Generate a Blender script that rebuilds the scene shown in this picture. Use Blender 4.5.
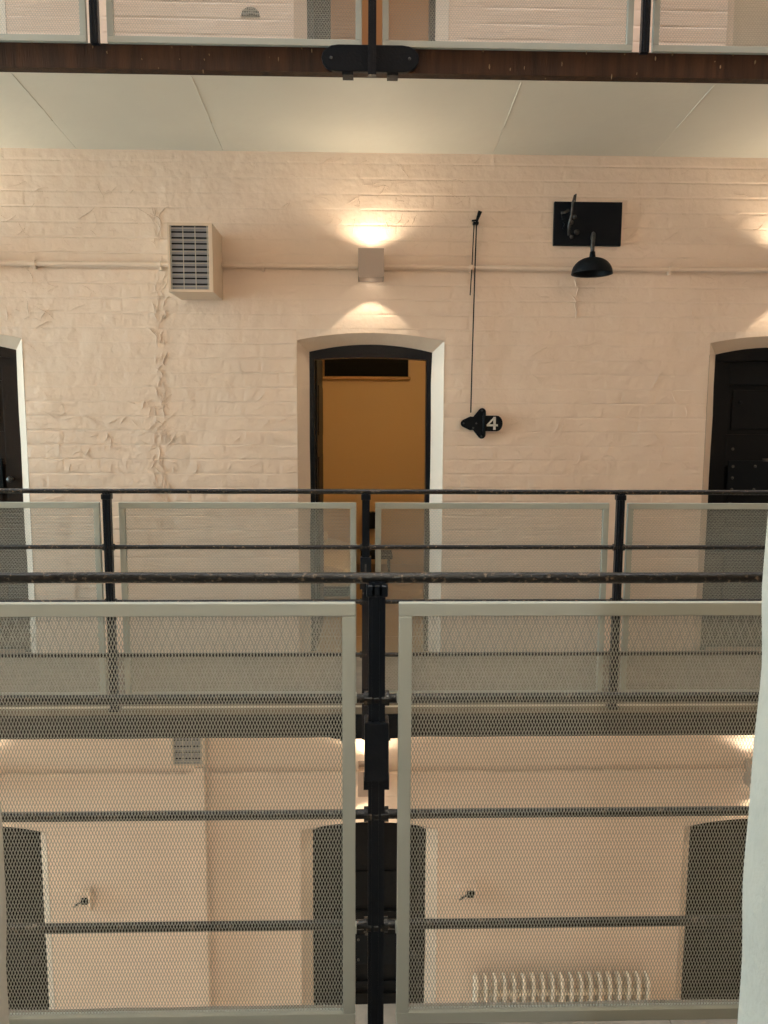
import bpy, bmesh, math, random
from math import sin, cos, pi, radians, sqrt
from mathutils import Vector, Matrix, noise as mnoise

for o in list(bpy.data.objects):
    bpy.data.objects.remove(o)
S = bpy.context.scene
C = S.collection
random.seed(7)

# ------------------------------------------------------------------ camera
PITCH, YAW, ROLL = radians(6.715), radians(-1.47), radians(0.257)
cam = bpy.data.cameras.new('camera')
cam.sensor_fit = 'VERTICAL'
cam.sensor_height = 32.0
cam.lens = 770.0 / 1024.0 * 32.0
cam.clip_start = 0.02
co = bpy.data.objects.new('camera', cam)
C.objects.link(co)
fw = Vector((-sin(YAW) * cos(PITCH), cos(YAW) * cos(PITCH), -sin(PITCH)))
r0 = Vector((cos(YAW), sin(YAW), 0))
u0 = r0.cross(fw)
rr = cos(ROLL) * r0 + sin(ROLL) * u0
uu = cos(ROLL) * u0 - sin(ROLL) * r0
co.matrix_world = Matrix(((rr.x, uu.x, -fw.x, 0), (rr.y, uu.y, -fw.y, 0), (rr.z, uu.z, -fw.z, 1.6), (0, 0, 0, 1)))
S.camera = co

# ------------------------------------------------------------------ world, daylight, exposure
w = bpy.data.worlds.new('sky')
S.world = w
w.use_nodes = True
w.node_tree.nodes['Background'].inputs[0].default_value = (0.80, 0.90, 1.0, 1)
w.node_tree.nodes['Background'].inputs[1].default_value = 1.0
S.view_settings.view_transform = 'Standard'
S.view_settings.look = 'None'
S.view_settings.gamma = 1.0
S.view_settings.use_curve_mapping = False
S.view_settings.exposure = 0.44

def area(name, loc, rot, sx, sy, power, col):
    l = bpy.data.lights.new(name, 'AREA')
    l.shape = 'RECTANGLE'
    l.size, l.size_y, l.energy, l.color = sx, sy, power, col
    o = bpy.data.objects.new(name, l)
    C.objects.link(o)
    o.location, o.rotation_euler = loc, rot
    return o
# daylight through the roof glazing and through the tall gable window at the end of the hall
area('skylight_daylight', (-3.25, 3.05, 10.95), (0, 0, 0), 19.5, 2.9, 1000, (0.95, 0.97, 1.0))
area('gable_daylight', (-13.25, 3.05, 2.2), (0, radians(-90), 0), 7.5, 3.4, 1350, (0.64, 0.92, 1.0))

# ------------------------------------------------------------------ materials
def mat(name, col, rough=0.5, metal=0.0, var=0.0, vscale=6.0, bump=0.0, bscale=30.0, col2=None, emit=None, estr=0.0,
        stretch=None, bump2=0.0, b2scale=5.0, spec=0.5, thresh=None):
    m = bpy.data.materials.new(name)
    m.use_nodes = True
    nt = m.node_tree
    b = nt.nodes['Principled BSDF']
    b.inputs['Base Color'].default_value = (*col, 1)
    b.inputs['Roughness'].default_value = rough
    b.inputs['Metallic'].default_value = metal
    b.inputs['Specular IOR Level'].default_value = spec
    tc = nt.nodes.new('ShaderNodeTexCoord')
    geo = nt.nodes.new('ShaderNodeNewGeometry')
    src = geo.outputs['Position']
    if stretch:
        mp = nt.nodes.new('ShaderNodeMapping')
        mp.inputs['Scale'].default_value = stretch
        nt.links.new(src, mp.inputs['Vector'])
        src = mp.outputs['Vector']
    if col2 is not None:
        n = nt.nodes.new('ShaderNodeTexNoise')
        n.inputs['Scale'].default_value = vscale
        n.inputs['Detail'].default_value = 5
        nt.links.new(src, n.inputs['Vector'])
        r = nt.nodes.new('ShaderNodeValToRGB')
        lo, hi = thresh if thresh else (0.35, 0.68)
        r.color_ramp.elements[0].position = lo
        r.color_ramp.elements[1].position = hi
        r.color_ramp.elements[0].color = (*col, 1)
        r.color_ramp.elements[1].color = (*col2, 1)
        nt.links.new(n.outputs['Fac'], r.inputs['Fac'])
        nt.links.new(r.outputs['Color'], b.inputs['Base Color'])
    prev = None
    for st, sc, dist in ((bump2, b2scale, 0.02), (bump, bscale, 0.006)):
        if st > 0:
            n2 = nt.nodes.new('ShaderNodeTexNoise')
            n2.inputs['Scale'].default_value = sc
            n2.inputs['Detail'].default_value = 4
            nt.links.new(src, n2.inputs['Vector'])
            bp = nt.nodes.new('ShaderNodeBump')
            bp.inputs['Strength'].default_value = st
            bp.inputs['Distance'].default_value = dist
            nt.links.new(n2.outputs['Fac'], bp.inputs['Height'])
            if prev:
                nt.links.new(prev.outputs['Normal'], bp.inputs['Normal'])
            prev = bp
    if prev:
        nt.links.new(prev.outputs['Normal'], b.inputs['Normal'])
    if emit:
        b.inputs['Emission Color'].default_value = (*emit, 1)
        b.inputs['Emission Strength'].default_value = estr
    return m

M = {}
M['paint'] = mat('cream_brick_paint', (0.81, 0.645, 0.525), 0.32, col2=(0.85, 0.685, 0.565), vscale=2.5, bump=0.55, bscale=30, bump2=0.5, b2scale=8)
M['mortar'] = mat('cream_paint_in_joints', (0.80, 0.65, 0.54), 0.4, bump=0.55, bscale=30, bump2=0.5, b2scale=8)
M['reveal'] = mat('white_reveal_paint', (0.72, 0.58, 0.465), 0.5, bump=0.3, bscale=30, bump2=0.35, b2scale=10)
M['soffit'] = mat('cream_soffit_paint', (0.66, 0.625, 0.545), 0.55, col2=(0.70, 0.665, 0.58), vscale=2, bump=0.15, bscale=20, bump2=0.12, b2scale=4)
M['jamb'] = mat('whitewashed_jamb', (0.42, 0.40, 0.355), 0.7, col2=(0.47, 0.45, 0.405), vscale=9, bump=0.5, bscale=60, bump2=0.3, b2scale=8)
M['black'] = mat('black_gloss_paint', (0.006, 0.009, 0.014), 0.3, bump=0.25, bscale=60, spec=0.2)
M['rail'] = mat('chipped_black_rail', (0.006, 0.006, 0.006), 0.3, spec=0.35, col2=(0.16, 0.115, 0.08), vscale=70, thresh=(0.58, 0.70), bump=0.6, bscale=90)
M['door'] = mat('black_door_paint', (0.006, 0.0065, 0.008), 0.42, bump=0.25, bscale=40, bump2=0.1, spec=0.12)
M['doorwarm'] = mat('warm_lit_black_door_paint', (0.020, 0.013, 0.010), 0.45, bump=0.25, bscale=40, bump2=0.1, spec=0.12)  # black door paint with a warm gloss reflection put into its colour
M['beam'] = mat('weathered_brown_beam', (0.055, 0.024, 0.011), 0.6, spec=0.2, col2=(0.020, 0.010, 0.006), vscale=4, stretch=(6, 6, 0.6), bump=0.5, bscale=22)
M['beamdark'] = mat('black_beam_paint', (0.008, 0.007, 0.007), 0.5, spec=0.3, col2=(0.016, 0.012, 0.010), vscale=6, bump=0.4, bscale=40)
M['chip'] = mat('chipped_paint_flake', (0.20, 0.13, 0.06), 0.7)
M['frame'] = mat('stone_grey_powder_coat', (0.36, 0.385, 0.35), 0.42)
M['mesh'] = mat('stone_grey_mesh', (0.35, 0.345, 0.30), 0.42)
M['flag'] = mat('worn_flagstone', (0.22, 0.185, 0.14), 0.75, col2=(0.14, 0.12, 0.09), vscale=7, bump=0.5, bscale=30, bump2=0.4, b2scale=9)
M['litedge'] = mat('skylit_nosing_tone', (0.62, 0.58, 0.50), 0.6, bump=0.2)  # skylight on the stone nosing, put into the colour
M['ground'] = mat('hall_floor', (0.58, 0.48, 0.37), 0.5, col2=(0.52, 0.43, 0.33), vscale=2)
M['vent'] = mat('vent_casing', (0.70, 0.55, 0.42), 0.45)
M['louvre'] = mat('vent_louvre', (0.25, 0.25, 0.28), 0.45)
M['dark'] = mat('dark_void', (0.004, 0.005, 0.006), 0.8, spec=0.2)
M['wire'] = mat('pale_wire', (0.50, 0.45, 0.38), 0.4)
M['lamp'] = mat('lamp_casing', (0.42, 0.325, 0.265), 0.5)
M['glow'] = mat('lamp_lens', (0.9, 0.85, 0.75), 0.4, emit=(1.0, 0.86, 0.66), estr=9)
M['iron'] = mat('old_black_iron', (0.005, 0.007, 0.010), 0.42, spec=0.12, bump=0.3, bscale=80)
M['worniron'] = mat('worn_grey_iron', (0.085, 0.08, 0.075), 0.42, metal=0.4, col2=(0.03, 0.03, 0.032), vscale=50)
M['board'] = mat('black_board', (0.005, 0.0075, 0.012), 0.5, spec=0.1)
M['white'] = mat('white_lettering', (0.70, 0.68, 0.62), 0.5)
M['rad'] = mat('cream_radiator_enamel', (0.88, 0.79, 0.68), 0.3)
M['cell'] = mat('cell_ochre_paint', (0.60, 0.45, 0.27), 0.6, bump=0.3, bscale=14, bump2=0.2)
M['cellfloor'] = mat('cell_floor_boards', (0.34, 0.24, 0.14), 0.5)
M['wood'] = mat('wooden_sill', (0.42, 0.26, 0.11), 0.5)
M['linen'] = mat('pale_bed_linen', (0.72, 0.65, 0.52), 0.8)
M['orange'] = mat('tan_cell_paint', (0.60, 0.42, 0.27), 0.6)
M['glass'] = mat('window_bar_white', (0.7, 0.7, 0.68), 0.4)

# ------------------------------------------------------------------ mesh helpers
class MB:
    def __init__(s):
        s.v, s.f = [], []
    def add(s, vs, fs):
        n = len(s.v)
        s.v += [tuple(p) for p in vs]
        s.f += [tuple(i + n for i in f) for f in fs]
        return s
    def box(s, x0, x1, y0, y1, z0, z1):
        return s.add([(x0, y0, z0), (x1, y0, z0), (x1, y1, z0), (x0, y1, z0), (x0, y0, z1), (x1, y0, z1), (x1, y1, z1), (x0, y1, z1)],
                     [(0, 3, 2, 1), (4, 5, 6, 7), (0, 1, 5, 4), (1, 2, 6, 5), (2, 3, 7, 6), (3, 0, 4, 7)])
    def prism(s, poly, y0, y1):          # poly: (x,z) list counter-clockwise seen from -Y; extruded along Y
        n = len(poly)
        vs = [(x, y0, z) for x, z in poly] + [(x, y1, z) for x, z in poly]
        fs = [tuple(range(n)), tuple(reversed(range(n, 2 * n)))]
        fs += [(i, i + n, (i + 1) % n + n, (i + 1) % n) for i in range(n)]
        return s.add(vs, fs)
    def zprism(s, poly, z0, z1):         # poly: (x,y) counter-clockwise from above
        n = len(poly)
        vs = [(x, y, z0) for x, y in poly] + [(x, y, z1) for x, y in poly]
        fs = [tuple(reversed(range(n))), tuple(range(n, 2 * n))]
        fs += [(i, (i + 1) % n, (i + 1) % n + n, i + n) for i in range(n)]
        return s.add(vs, fs)
    def tube(s, pts, r, n=10, caps=True):
        pts = [Vector(p) for p in pts]
        rs = r if isinstance(r, (list, tuple)) else [r] * len(pts)
        rings = []
        t0 = (pts[1] - pts[0]).normalized()
        a = t0.orthogonal().normalized()
        for i, p in enumerate(pts):
            t = (pts[min(i + 1, len(pts) - 1)] - pts[max(i - 1, 0)]).normalized()
            a = (a - t * a.dot(t)).normalized()
            b = t.cross(a)
            rings.append([p + (a * cos(2 * pi * k / n) + b * sin(2 * pi * k / n)) * rs[i] for k in range(n)])
        vs = [q for rg in rings for q in rg]
        fs = []
        for i in range(len(pts) - 1):
            for k in range(n):
                fs.append((i * n + k, i * n + (k + 1) % n, (i + 1) * n + (k + 1) % n, (i + 1) * n + k))
        if caps:
            fs.append(tuple(reversed(range(n))))
            fs.append(tuple((len(pts) - 1) * n + k for k in range(n)))
        return s.add(vs, fs)
    def lathe(s, prof, cx, cy, n=28):    # prof: (r,z) list
        vs = [(cx + r * cos(2 * pi * k / n), cy + r * sin(2 * pi * k / n), z) for r, z in prof for k in range(n)]
        fs = []
        for i in range(len(prof) - 1):
            for k in range(n):
                fs.append((i * n + k, i * n + (k + 1) % n, (i + 1) * n + (k + 1) % n, (i + 1) * n + k))
        return s.add(vs, fs)
    def dome(s, x, y, z, r, h):          # rivet head facing -Y
        n = 10
        vs = []
        for rad, dy in ((r, 0), (r * 0.8, -h * 0.6), (r * 0.35, -h)):
            vs += [(x + rad * cos(2 * pi * k / n), y + dy, z + rad * sin(2 * pi * k / n)) for k in range(n)]
        fs = []
        for i in range(2):
            for k in range(n):
                fs.append((i * n + k, i * n + (k + 1) % n, (i + 1) * n + (k + 1) % n, (i + 1) * n + k))
        fs.append(tuple(2 * n + k for k in range(n)))
        return s.add(vs, fs)
    def build(s, name, m, parent=None, bevel=0.0, smooth=False, seg=2, **props):
        off = parent['_o'] if parent is not None and '_o' in parent else (0, 0, 0)
        me = bpy.data.meshes.new(name)
        me.from_pydata([(a - off[0], b - off[1], c - off[2]) for a, b, c in s.v], [], s.f)
        bm = bmesh.new()
        bm.from_mesh(me)
        bmesh.ops.remove_doubles(bm, verts=bm.verts, dist=1e-6)
        bmesh.ops.recalc_face_normals(bm, faces=bm.faces)
        if bevel > 0:
            ed = [e for e in bm.edges if len(e.link_faces) == 2 and e.calc_face_angle(0) > 0.5]
            bmesh.ops.bevel(bm, geom=ed, offset=bevel, segments=seg, affect='EDGES', profile=0.6)
        if smooth:
            for f in bm.faces:
                f.smooth = True
        bm.to_mesh(me)
        bm.free()
        me.materials.append(M[m])
        o = bpy.data.objects.new(name, me)
        C.objects.link(o)
        if parent is not None:
            o.parent = parent
            o['_o'] = off
        else:
            o['_o'] = (0, 0, 0)
        for k, v in props.items():
            o[k] = v
        return o

def thing(name, label, cat, loc=(0, 0, 0), group=None, kind=None):
    o = bpy.data.objects.new(name, None)
    C.objects.link(o)
    o.location = loc
    o['_o'] = tuple(loc)
    if label: o['label'] = label
    if cat: o['category'] = cat
    if group: o['group'] = group
    if kind: o['kind'] = kind
    o.empty_display_size = 0.1
    return o
def tag(o, label, cat=None, group=None, kind=None):
    o['label'] = label
    if cat: o['category'] = cat
    if group: o['group'] = group
    if kind: o['kind'] = kind
    return o

# ------------------------------------------------------------------ main dimensions (metres, z = 0 on the galleries' level)
W = 5.17            # face of the far wall
MY = 5.1745         # bottom of the painted joints
FY = 5.255          # plane of the door frames
BY = 5.62           # back of the far wall
HX0, HX1 = -13.0, 6.5
ZU, ZG = 3.515, -3.5
DX = [-5.475, -2.72, 0.04, 2.79, 5.545]     # door centres
HWF, HWB = 0.487, 0.41                      # half width of opening: at wall face, at frame
# per storey: floor z, springing at face, rise at face, springing at frame, rise at frame
ST = {'low': (ZG, -1.285, 0.06, -1.325, 0.085), 'mid': (0.0, 2.128, 0.05, 2.06, 0.05), 'up': (ZU, 5.64, 0.05, 5.575, 0.05)}

def arch(cx, hw, zf, zs, rise, n=12):
    pts = [(cx - hw, zf)]
    for i in range(n + 1):
        t = -1 + 2 * i / n
        pts.append((cx + hw * t, zs + rise * (1 - t * t)))
    pts.append((cx + hw, zf))
    return pts

# ------------------------------------------------------------------ far wall: body, reveals, bricks
wall = MB()
rev = MB()
bands = [('low', ZG, 0.0), ('mid', 0.0, ZU), ('up', ZU, 10.8)]
for nm, za, zb in bands:
    zf, zsf, rf, zsb, rb = ST[nm]
    xs = HX0
    for cx in DX[1:4]:
        wall.add([(xs, MY, za), (cx - HWF, MY, za), (cx - HWF, MY, zb), (xs, MY, zb)], [(0, 1, 2, 3)])
        a = arch(cx, HWF, za, zsf, rf)
        b = arch(cx, HWB, za, zsb, rb)
        for i in range(1, len(a) - 2):
            (x0, z0), (x1, z1) = a[i], a[i + 1]
            wall.add([(x0, MY, z0), (x1, MY, z1), (x1, MY, zb), (x0, MY, zb)], [(0, 1, 2, 3)])
        for i in range(len(a) - 1):
            n = 10 if i in (0, len(a) - 2) else 1
            for k in range(n):
                t0, t1 = k / n, (k + 1) / n
                def L(p, q, t): return (p[0] + (q[0] - p[0]) * t, p[1] + (q[1] - p[1]) * t)
                def J(p): return 0.006 * mnoise.noise(Vector((p[0] * 3, p[1] * 6, 1.7)))
                pa, pb, qa, qb = L(a[i], a[i + 1], t0), L(a[i], a[i + 1], t1), L(b[i], b[i + 1], t0), L(b[i], b[i + 1], t1)
                ja, jb = J(pa), J(pb)
                rev.add([(pa[0], MY - 0.003, pa[1]), (pb[0], MY - 0.003, pb[1]), (qb[0] + jb, FY, qb[1]), (qa[0] + ja, FY, qa[1])], [(0, 1, 2, 3)])
                rev.add([(qa[0] + ja, FY, qa[1]), (qb[0] + jb, FY, qb[1]), (qb[0], BY, qb[1]), (qa[0], BY, qa[1])], [(0, 1, 2, 3)])
        xs = cx + HWF
    wall.add([(xs, MY, za), (HX1, MY, za), (HX1, MY, zb), (xs, MY, zb)], [(0, 1, 2, 3)])
# back of the wall, seen only from inside the cells
for nm, za, zb in bands:
    zf, zsf, rf, zsb, rb = ST[nm]
    xs = HX0
    for cx in DX[1:4]:
        wall.add([(xs, BY, za), (cx - HWB, BY, za), (cx - HWB, BY, zb), (xs, BY, zb)], [(0, 3, 2, 1)])
        b = arch(cx, HWB, za, zsb, rb)
        for i in range(1, len(b) - 2):
            (x0, z0), (x1, z1) = b[i], b[i + 1]
            wall.add([(x0, BY, z0), (x1, BY, z1), (x1, BY, zb), (x0, BY, zb)], [(0, 3, 2, 1)])
        xs = cx + HWB
    wall.add([(xs, BY, za), (HX1, BY, za), (HX1, BY, zb), (xs, BY, zb)], [(0, 3, 2, 1)])
wall_far = wall.build('wall_far', 'mortar', kind='structure')
tag(wall_far, 'cream painted brick cell block wall with arched doorways')
rev.build('door_reveal', 'reveal', wall_far, label='chamfered plaster reveals of the doorways')

def brick_faces(l, h, proud, rnd):
    """thickly painted brick: clear bed joints, half-filled upright joints"""
    j = lambda q: rnd.uniform(-q, q)
    hx, hz = l / 2 + 0.002, h / 2
    cb, ce = rnd.uniform(0.006, 0.011), rnd.uniform(0.012, 0.03)
    fill = rnd.uniform(0.55, 0.97)
    vs = [(-hx, 0, -hz), (hx, 0, -hz), (hx, 0, hz), (-hx, 0, hz)]
    vs += [(sx * (hx - ce), -proud + j(0.0003 + proud * 0.4), sz * (hz - cb)) for sx, sz in ((-1, -1), (1, -1), (1, 1), (-1, 1))]
    vs += [(sx * hx, -proud * fill, sz * (hz - cb)) for sx, sz in ((-1, -1), (1, -1), (1, 1), (-1, 1))]
    return vs, [(4, 5, 6, 7), (8, 4, 7, 11), (5, 9, 10, 6), (0, 1, 5, 4), (2, 3, 7, 6), (0, 4, 8), (1, 9, 5), (2, 6, 10), (3, 11, 7)]
rb = random.Random(11)
CH = 0.095
LS, LH = 0.238, 0.119
whole, cut = [], []
z = ZG
row = 0
while z < 4.9:
    z0, z1 = z, z + CH - 0.004
    ints = []
    for cx in DX[1:4]:
        for nm, za, zb in bands:
            zf, zsf, rf, _, _ = ST[nm]
            if z0 >= zf - CH and z0 < zsf + rf and z1 > zf:
                t = max(0.0, (z0 - zsf) / rf) if rf else 0
                ints.append((cx - HWF * sqrt(max(0, 1 - t)), cx + HWF * sqrt(max(0, 1 - t))))
    ints.sort()
    runs, xs = [], -3.6
    for a, b in ints:
        runs.append((xs, a)); xs = b
    runs.append((xs, 3.75))
    for a, b in runs:
        x = a + 0.001
        if row % 2: 
            l = LH
        else:
            l = LS
        while x < b - 0.02:
            e = min(x + l, b - 0.001)
            if b - e < 0.05: e = b - 0.001
            (whole if abs((e - x) - l) < 1e-4 else cut).append(((x + e) / 2, (z0 + z1) / 2, e - x - 0.004, z1 - z0))
            x = e
            l = LS if rb.random() < 0.8 else LH
    z += CH
    row += 1
def proud_at(x, zz):
    n = mnoise.noise(Vector((x * 1.3, zz * 1.7, 4.2)))
    return max(0.0004, 0.0018 + 0.0034 * n)
# the 300 bricks that show largest (nearest, clear of the railings) are pieces of their own
cand = [b for b in whole if 1.22 < b[1] < 3.26 and -2.35 < b[0] < 2.65]
cand.sort(key=lambda b: (b[0] - 0.05) ** 2 + (b[1] - 1.6) ** 2)
single = cand[:300]
sset = set((b[0], b[1]) for b in single)
proto = {}
for b in single:
    lv = min(7, int((proud_at(b[0], b[1]) - 0.0004) / 0.0006))
    k = (round(b[2], 3), lv, rb.randrange(4))
    if k not in proto:
        vs, fs = brick_faces(b[2], b[3], 0.0005 + lv * 0.0006, rb)
        me = bpy.data.meshes.new('brick')
        me.from_pydata(vs, [], fs)
        me.materials.append(M['paint'])
        proto[k] = me
    o = bpy.data.objects.new('brick', proto[k])
    C.objects.link(o)
    o.location = (b[0], MY, b[1])
    o.parent = wall_far
fld = MB()
for b in whole + cut:
    if (b[0], b[1]) in sset: continue
    vs, fs = brick_faces(b[2], b[3], proud_at(b[0], b[1]), rb)
    fld.add([(x + b[0], y + MY, zz + b[1]) for x, y, zz in vs], fs)
fld.build('brick_field', 'paint', wall_far, kind='stuff')
# wrinkles, drips and ridges in the thick old paint
rg = MB()
rw = random.Random(21)
def wrinkle(x, z, ang, ln, r):
    pts, rs = [], []
    n = max(4, int(ln / 0.012))
    px_, pz_ = x, z
    for k in range(n + 1):
        t = k / n
        pts.append((px_, W + 0.0005, pz_))
        rs.append(r * (0.25 + sin(pi * t)) * rw.uniform(0.75, 1.2))
        ang += rw.uniform(-0.35, 0.35)
        px_ += cos(ang) * ln / n
        pz_ += sin(ang) * ln / n
    rg.tube(pts, rs, 6)
def clear(x, z):
    for cx in DX[1:4]:
        if abs(x - cx) < HWF + 0.05 and -0.1 < z < 2.2: return False
    return True
for _ in range(90):      # the chase by the vent
    wrinkle(-1.335 + rw.gauss(0, 0.02), rw.uniform(0.9, 2.95), pi / 2 + rw.gauss(0, 0.35), rw.uniform(0.03, 0.14), rw.uniform(0.0016, 0.0034))
for _ in range(60):
    wrinkle(-1.38 + rw.gauss(0, 0.07), rw.uniform(0.8, 1.75), rw.uniform(0, pi), rw.uniform(0.03, 0.10), rw.uniform(0.0014, 0.0026))
for xa, xb, za, zb, n in ((-2.2, -1.4, 0.3, 1.7, 110), (-2.25, -2.0, 1.0, 2.6, 60), (-1.2, -0.5, 0.3, 1.9, 90), (0.55, 2.2, 0.3, 1.7, 150), (-0.6, 0.9, 2.7, 3.25, 70), (-2.6, -1.4, 2.2, 3.1, 60), (1.7, 2.6, 2.5, 3.2, 50), (1.0, 2.3, 1.7, 2.6, 40)):
    for _ in range(n):
        x, z = rw.uniform(xa, xb), rw.uniform(za, zb)
        if not clear(x, z): continue
        a = rw.gauss(0, 0.25) if rw.random() < 0.65 else rw.uniform(0, pi)
        wrinkle(x, z, a, rw.uniform(0.03, 0.16), rw.uniform(0.0009, 0.0021))
for k in range(9):       # stepped settlement crack in the left bay
    t = k / 8
    wrinkle(-1.45 - 0.5 * t, 1.73 - 0.42 * t + (0.03 if k % 2 else 0), (pi if k % 2 else pi * 1.35), 0.06, 0.0035)
for k in range(6):
    wrinkle(1.393, 2.28 + k * 0.05, pi / 2, 0.06, 0.004)
rg.build('paint_wrinkles', 'paint', wall_far, smooth=True, kind='stuff')

# ------------------------------------------------------------------ cells behind the far wall
def cell(cx, z0, z1, name, label, m='cell', yb=8.55):
    b = MB()
    x0, x1 = cx - 1.02, cx + 1.02
    b.box(x0 - 0.1, x0, BY, yb, z0, z1)
    b.box(x1, x1 + 0.1, BY, yb, z0, z1)
    b.box(x0 - 0.1, x1 + 0.1, yb, yb + 0.1, z0, z1)
    b.box(x0 - 0.1, x1 + 0.1, BY, yb + 0.1, z1, z1 + 0.1)
    o = b.build(name, m, kind='structure')
    tag(o, label)
    f = MB().box(x0 - 0.1, x1 + 0.1, W + 0.01, yb + 0.1, z0 - 0.06, z0 - 0.002).build('floor', 'cellfloor', kind='structure')
    tag(f, 'floor of the ' + name.replace('wall_', '').replace('_', ' '))
    return o
cell(0.04, 0.0, 2.75, 'wall_open_cell', 'ochre inner walls of the open cell behind the middle doorway')
cell(0.04, ZU, ZU + 2.75, 'wall_upper_cell', 'warm inner walls of the cell on the upper storey', 'orange', 8.0)
cell(2.79, ZU, ZU + 2.75, 'wall_upper_end_cell', 'beige inner walls of the upper storey cell at right', 'soffit', 6.3)
def cell_lamp(name, loc, e, col):
    l = bpy.data.lights.new(name, 'POINT')
    l.energy, l.color, l.shadow_soft_size = e, col, 0.05
    o = bpy.data.objects.new(name, l)
    C.objects.link(o)
    o.location = loc
cell_lamp('cell_bulb', (0.62, 6.35, 2.45), 19, (1.0, 0.72, 0.34))
cell_lamp('upper_cell_bulb', (0.3, 6.4, ZU + 2.3), 11, (1.0, 0.76, 0.50))
cell_lamp('upper_end_cell_bulb', (3.2, 5.95, ZU + 2.3), 9, (1.0, 0.8, 0.6))
for i, (lx, ly, lz) in enumerate(((0.62, 6.35, 2.45),)):
    t = thing('ceiling_bulb', 'bare bulb hanging from the ceiling of the open cell', 'lamp', (lx, ly, lz))
    MB().tube([(lx, ly, lz + 0.16), (lx, ly, 2.75)], 0.004).build('cord', 'black', t)
    MB().tube([(lx, ly, lz + 0.1), (lx, ly, lz + 0.17)], 0.018).build('socket', 'black', t)
    MB().lathe([(0.001, lz + 0.055), (0.02, lz + 0.06), (0.028, lz + 0.078), (0.022, lz + 0.1), (0.014, lz + 0.115)], lx, ly, 16).build('bulb', 'glow', t, smooth=True)
# high window in the cell's back wall
t = thing('window_1', 'small dark high window with a wooden sill at the back of the open cell', None, (0.02, 8.55, 2.07), kind='structure')
MB().box(-0.435, 0.475, 8.50, 8.55, 2.085, 2.40).build('blind', 'dark', t, 0.004)
MB().box(-0.46, 0.50, 8.46, 8.55, 2.05, 2.083).build('window_sill', 'wood', t, 0.004)
# furniture glimpsed through the mesh
t = thing('low_bed', 'low bed with a pale rounded cover inside the open cell', 'bed', (-0.5, 7.7, 0))
MB().box(-0.97, -0.14, 6.95, 8.5, 0.0, 0.10).build('bed_base', 'dark', t, 0.01)
bd = MB()
prof = [(-0.97, 0.10), (-0.10, 0.10), (-0.08, 0.14), (-0.11, 0.20), (-0.18, 0.25), (-0.28, 0.285), (-0.4, 0.305), (-0.97, 0.31)]
bd.prism(prof, 6.9, 8.5)
bd.build('cover', 'linen', t, 0.01)
MB().box(-0.85, -0.40, 8.1, 8.48, 0.30, 0.39).build('pillow', 'linen', t, 0.04, True)
tag(MB().box(-0.02, 0.13, 8.42, 8.54, 0.42, 0.60).build('wall_box', 'dark', None, 0.006), 'small black box on the back wall of the open cell', 'box')
t = thing('low_stool', 'low black stool standing at the back of the open cell', 'stool', (0.13, 8.2, 0))
MB().box(-0.04, 0.30, 8.02, 8.36, 0.15, 0.20).build('seat', 'dark', t, 0.01)
for sx in (-0.02, 0.25):
    for sy in (8.04, 8.32):
        MB().box(sx, sx + 0.025, sy, sy + 0.025, 0, 0.15).build('leg', 'dark', t)

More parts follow.
